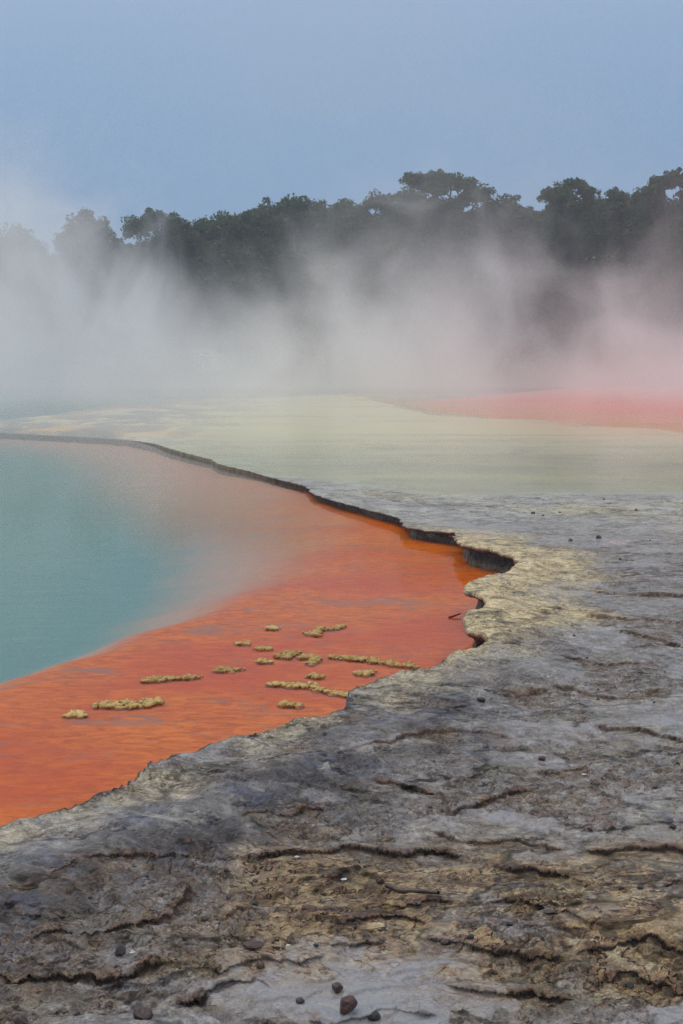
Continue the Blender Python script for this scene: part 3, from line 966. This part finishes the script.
proto_f = [rock_mesh('white_flake', .015, .011, .003, 120 + k, M_ST_WHT, 7, 2) for k in range(3)]
for i, (px, py) in enumerate(FL):
    o = put('white_flake', proto_f[i % 3], px, py, .4 * (i % 4 - 1.5), 'small white mineral flake lying flat on the wet sinter', 'flake', 'white mineral flakes')
    s = .5 + .3 * RNG.random(); o.scale = (s, s, s)


def stick(name, pts, r0, r1, label):
    V = []
    P3 = []
    for px, py in pts:
        g = at(px, py, .012); P3.append([g[0], g[1], ground_z(*g) + r0 * .9])
    P3 = np.array(P3)
    P3[:, 2] = np.linspace(P3[0, 2], P3[-1, 2], len(P3)) + .006
    P3 += RNG.normal(scale=r0 * .25, size=P3.shape)
    v, f = tubes([(P3, r0, r1)], 8)
    o = mesh_np(name, v, f, M_STICK)
    tag(o, label, 'stick')


stick('stick', [(386 + 52 * t, 881 + 19 * t + 1.5 * math.sin(5 * t)) for t in np.linspace(0, 1, 9)], .0085, .006, 'dark wet stick lying on the tan crust, a round stone at its upper end')
q = at(452, 618, WATER_Z)
v, f = tubes([([[q[0] - .02, q[1], WATER_Z + .003], [q[0] + .02, q[1] + .02, WATER_Z + .012], [q[0] + .06, q[1] + .05, WATER_Z + .02]], .008, .005)], 7)
tag(mesh_np('twig', v, f, M_STICK), 'short brown twig poking from the water at the dark hollow of the rim', 'twig')

# ----------------------------------------------------------------- yellow nodule crusts standing in the shallow water
CR = [
    ([(95, 703), (112, 702), (130, 703), (150, 701), (161, 699)], 5.0, 'largest yellow crust, a broad lumpy patch at left in the orange water'),
    ([(70, 713), (78, 712), (84, 714)], 2.2, 'small yellow crust left of the largest patch'),
    ([(140, 679), (158, 678), (178, 676), (198, 675)], 2.2, 'straight bar of yellow crust above the largest patch'),
    ([(217, 669), (228, 668), (239, 667)], 2.4, 'short yellow crust right of the straight bar'),
    ([(237, 642), (247, 642)], 1.7, 'tiny yellow crust left of a row of four dots'),
    ([(257, 647), (269, 647)], 1.9, 'tiny flat yellow crust between the leftmost dot and the double crust'),
    ([(268, 627), (278, 627)], 1.8, 'yellow crust dot farthest out towards the teal water'),
    ([(278, 655), (288, 651), (296, 651), (284, 656)], 2.2, 'small double yellow crust in the middle of the cluster'),
    ([(301, 656), (310, 655), (318, 656), (312, 662)], 3.0, 'thick short yellow crust right of the small double crust'),
    ([(305, 632), (314, 633), (321, 627), (334, 627), (344, 625)], 2.6, 'bent yellow crust at the top of the cluster'),
    ([(259, 660), (266, 660)], 1.5, 'tiny brownish yellow dot below the flat tiny crust'),
    ([(334, 655), (352, 657), (372, 659), (390, 662), (416, 665)], 2.7, 'long yellow ridge of crust pointing at the cream rim'),
    ([(356, 671), (364, 672), (374, 670)], 2.8, 'squat yellow crust between the long ridge and the curved one'),
    ([(267, 682), (290, 683), (312, 685), (330, 690), (346, 694)], 2.2, 'thin curved yellow ridge reaching the near rim'),
    ([(311, 675), (319, 675)], 1.5, 'tiny dot of crust above the thin curved ridge'),
    ([(282, 703), (291, 703), (300, 703)], 1.7, 'small yellow crust nearest the grey rim'),
]
ico = bmesh.new(); bmesh.ops.create_icosphere(ico, subdivisions=2, radius=1)
IV = np.array([v.co[:] for v in ico.verts]); IF = np.array([[v.index for v in f.verts] for f in ico.faces]); ico.free()
for pts, hw, lab in CR:
    G = np.array([at(a, b, WATER_Z + .01) for a, b in pts])
    seg = np.hypot(*np.diff(G, axis=0).T); L = seg.sum()
    sc = np.hypot(*G.mean(0)) / F
    V = []; Fs = []
    depth = hw * sc * 2.6
    k = int(L * max(depth, .03) * 8200) + 36
    cum = np.concatenate([[0], np.cumsum(seg)])
    org = G.mean(0)
    for i in range(k):
        s = RNG.uniform(0, L)
        x = np.interp(s, cum, G[:, 0]); y = np.interp(s, cum, G[:, 1])
        fat = .45 + .55 * math.sin(math.pi * np.clip(s / L, .05, .95)) ** .6 * (0.75 + .5 * RNG.random())
        x += RNG.normal(scale=.012); y += RNG.uniform(-1, 1) * depth * fat
        r = min(.004 + .004 * RNG.gamma(1.2), .017)
        jit = 1 + RNG.normal(scale=.22, size=(len(IV), 1))
        vv = IV * jit * r * np.array([RNG.uniform(.8, 1.9), RNG.uniform(.8, 1.5), RNG.uniform(.6, 1.1)]) + [x - org[0], y - org[1], RNG.uniform(-.009, .006) * fat]
        Fs.append(IF + len(V) * len(IV)); V.append(vv)
    o = mesh_np('mineral_crust', np.vstack(V), np.vstack(Fs), M_YEL)
    o.location = (org[0], org[1], WATER_Z)
    tag(o, lab, 'mineral crust', 'yellow crusts standing in the orange shallows')


# ----------------------------------------------------------------- air: even haze and drifting steam
def box(name, lo, hi, mat):
    V = np.array([[x, y, z] for z in (lo[2], hi[2]) for y in (lo[1], hi[1]) for x in (lo[0], hi[0])], float)
    Fq = np.array([[0, 2, 3, 1], [4, 5, 7, 6], [0, 1, 5, 4], [2, 6, 7, 3], [0, 4, 6, 2], [1, 3, 7, 5]])
    return mesh_np(name, V, Fq, mat, smooth=False)


m, nt = new_mat('haze_air')
n = N(nt)
vol = n.add('ShaderNodeVolumePrincipled', {'Color': rgb(.80, .88, 1.0), 'Density': .0018, 'Anisotropy': 0.0})
n.add('ShaderNodeOutputMaterial', {1: vol.outputs[0]})
tag(box('haze', (-112, -12, -2.2), (112, 142, 20), m), 'thin even blue-grey haze in the air over the pool', 'haze', kind='stuff')

m, nt = new_mat('steam_cloud')
n = N(nt)
P = n.add('ShaderNodeNewGeometry').outputs['Position']
sx_ = n.add('ShaderNodeSeparateXYZ', {0: P})
X, Y, Z = sx_.outputs
# height reached by the steam along the bank
fc = n.add('ShaderNodeFloatCurve', {1: n.mapr(X, -30, 30, 0, 1, False)})
cu = fc.mapping.curves[0]
hts = [(-30, 7.5), (-19, 7.5), (-14.5, 7.7), (-10.5, 7.4), (-7, 4.6), (-4, 3.0), (-1.5, 4.2), (2, 5.7), (5, 4.5), (8.5, 5.2), (11, 2.7), (14, 2.5), (20, 3.5), (30, 5)]
cu.points[0].location = (0, hts[0][1] / 10); cu.points[1].location = (1, hts[-1][1] / 10)
for hx, hz in hts[1:-1]: cu.points.new((hx + 30) / 60, hz / 10)
fc.mapping.update()
top = n.math('MULTIPLY', fc.outputs[0], 10.0)
nv = n.add('ShaderNodeVectorMath', {0: P, 1: (.9, .55, .75)}, operation='MULTIPLY').outputs[0]
ns = n.noise(nv, .26, 4.0, .58, .9)
rel = n.math('SUBTRACT', 1.0, n.math('DIVIDE', n.math('ADD', Z, .2), top))
bil = n.math('ADD', n.math('MULTIPLY', rel, 1.45), n.math('MULTIPLY', n.math('SUBTRACT', ns, .5), 6.8))
den = n.mapr(bil, -.15, 1.5)
ramp = n.math('ADD', n.mapr(Y, 26, 51, 0.0, .096), n.math('MULTIPLY', n.mapr(Y, 15, 31, 0.0, .028), n.mapr(X, 1.5, -5)))
ramp = n.math('MULTIPLY', ramp, n.mapr(Y, 68, 62))
dens = n.math('MULTIPLY', den, ramp)
vol = n.add('ShaderNodeVolumePrincipled', {'Color': rgb(.985, .985, .995), 'Density': dens, 'Anisotropy': 0.15})
n.add('ShaderNodeOutputMaterial', {1: vol.outputs[0]})
m.cycles.homogeneous_volume = False
m.cycles.volume_step_rate = 0.3
st = box('steam', (-30, 14, -.14), (30, 68, 12), m)
tag(st, 'white steam drifting off the hot pool in front of the dark trees', 'steam', kind='stuff')
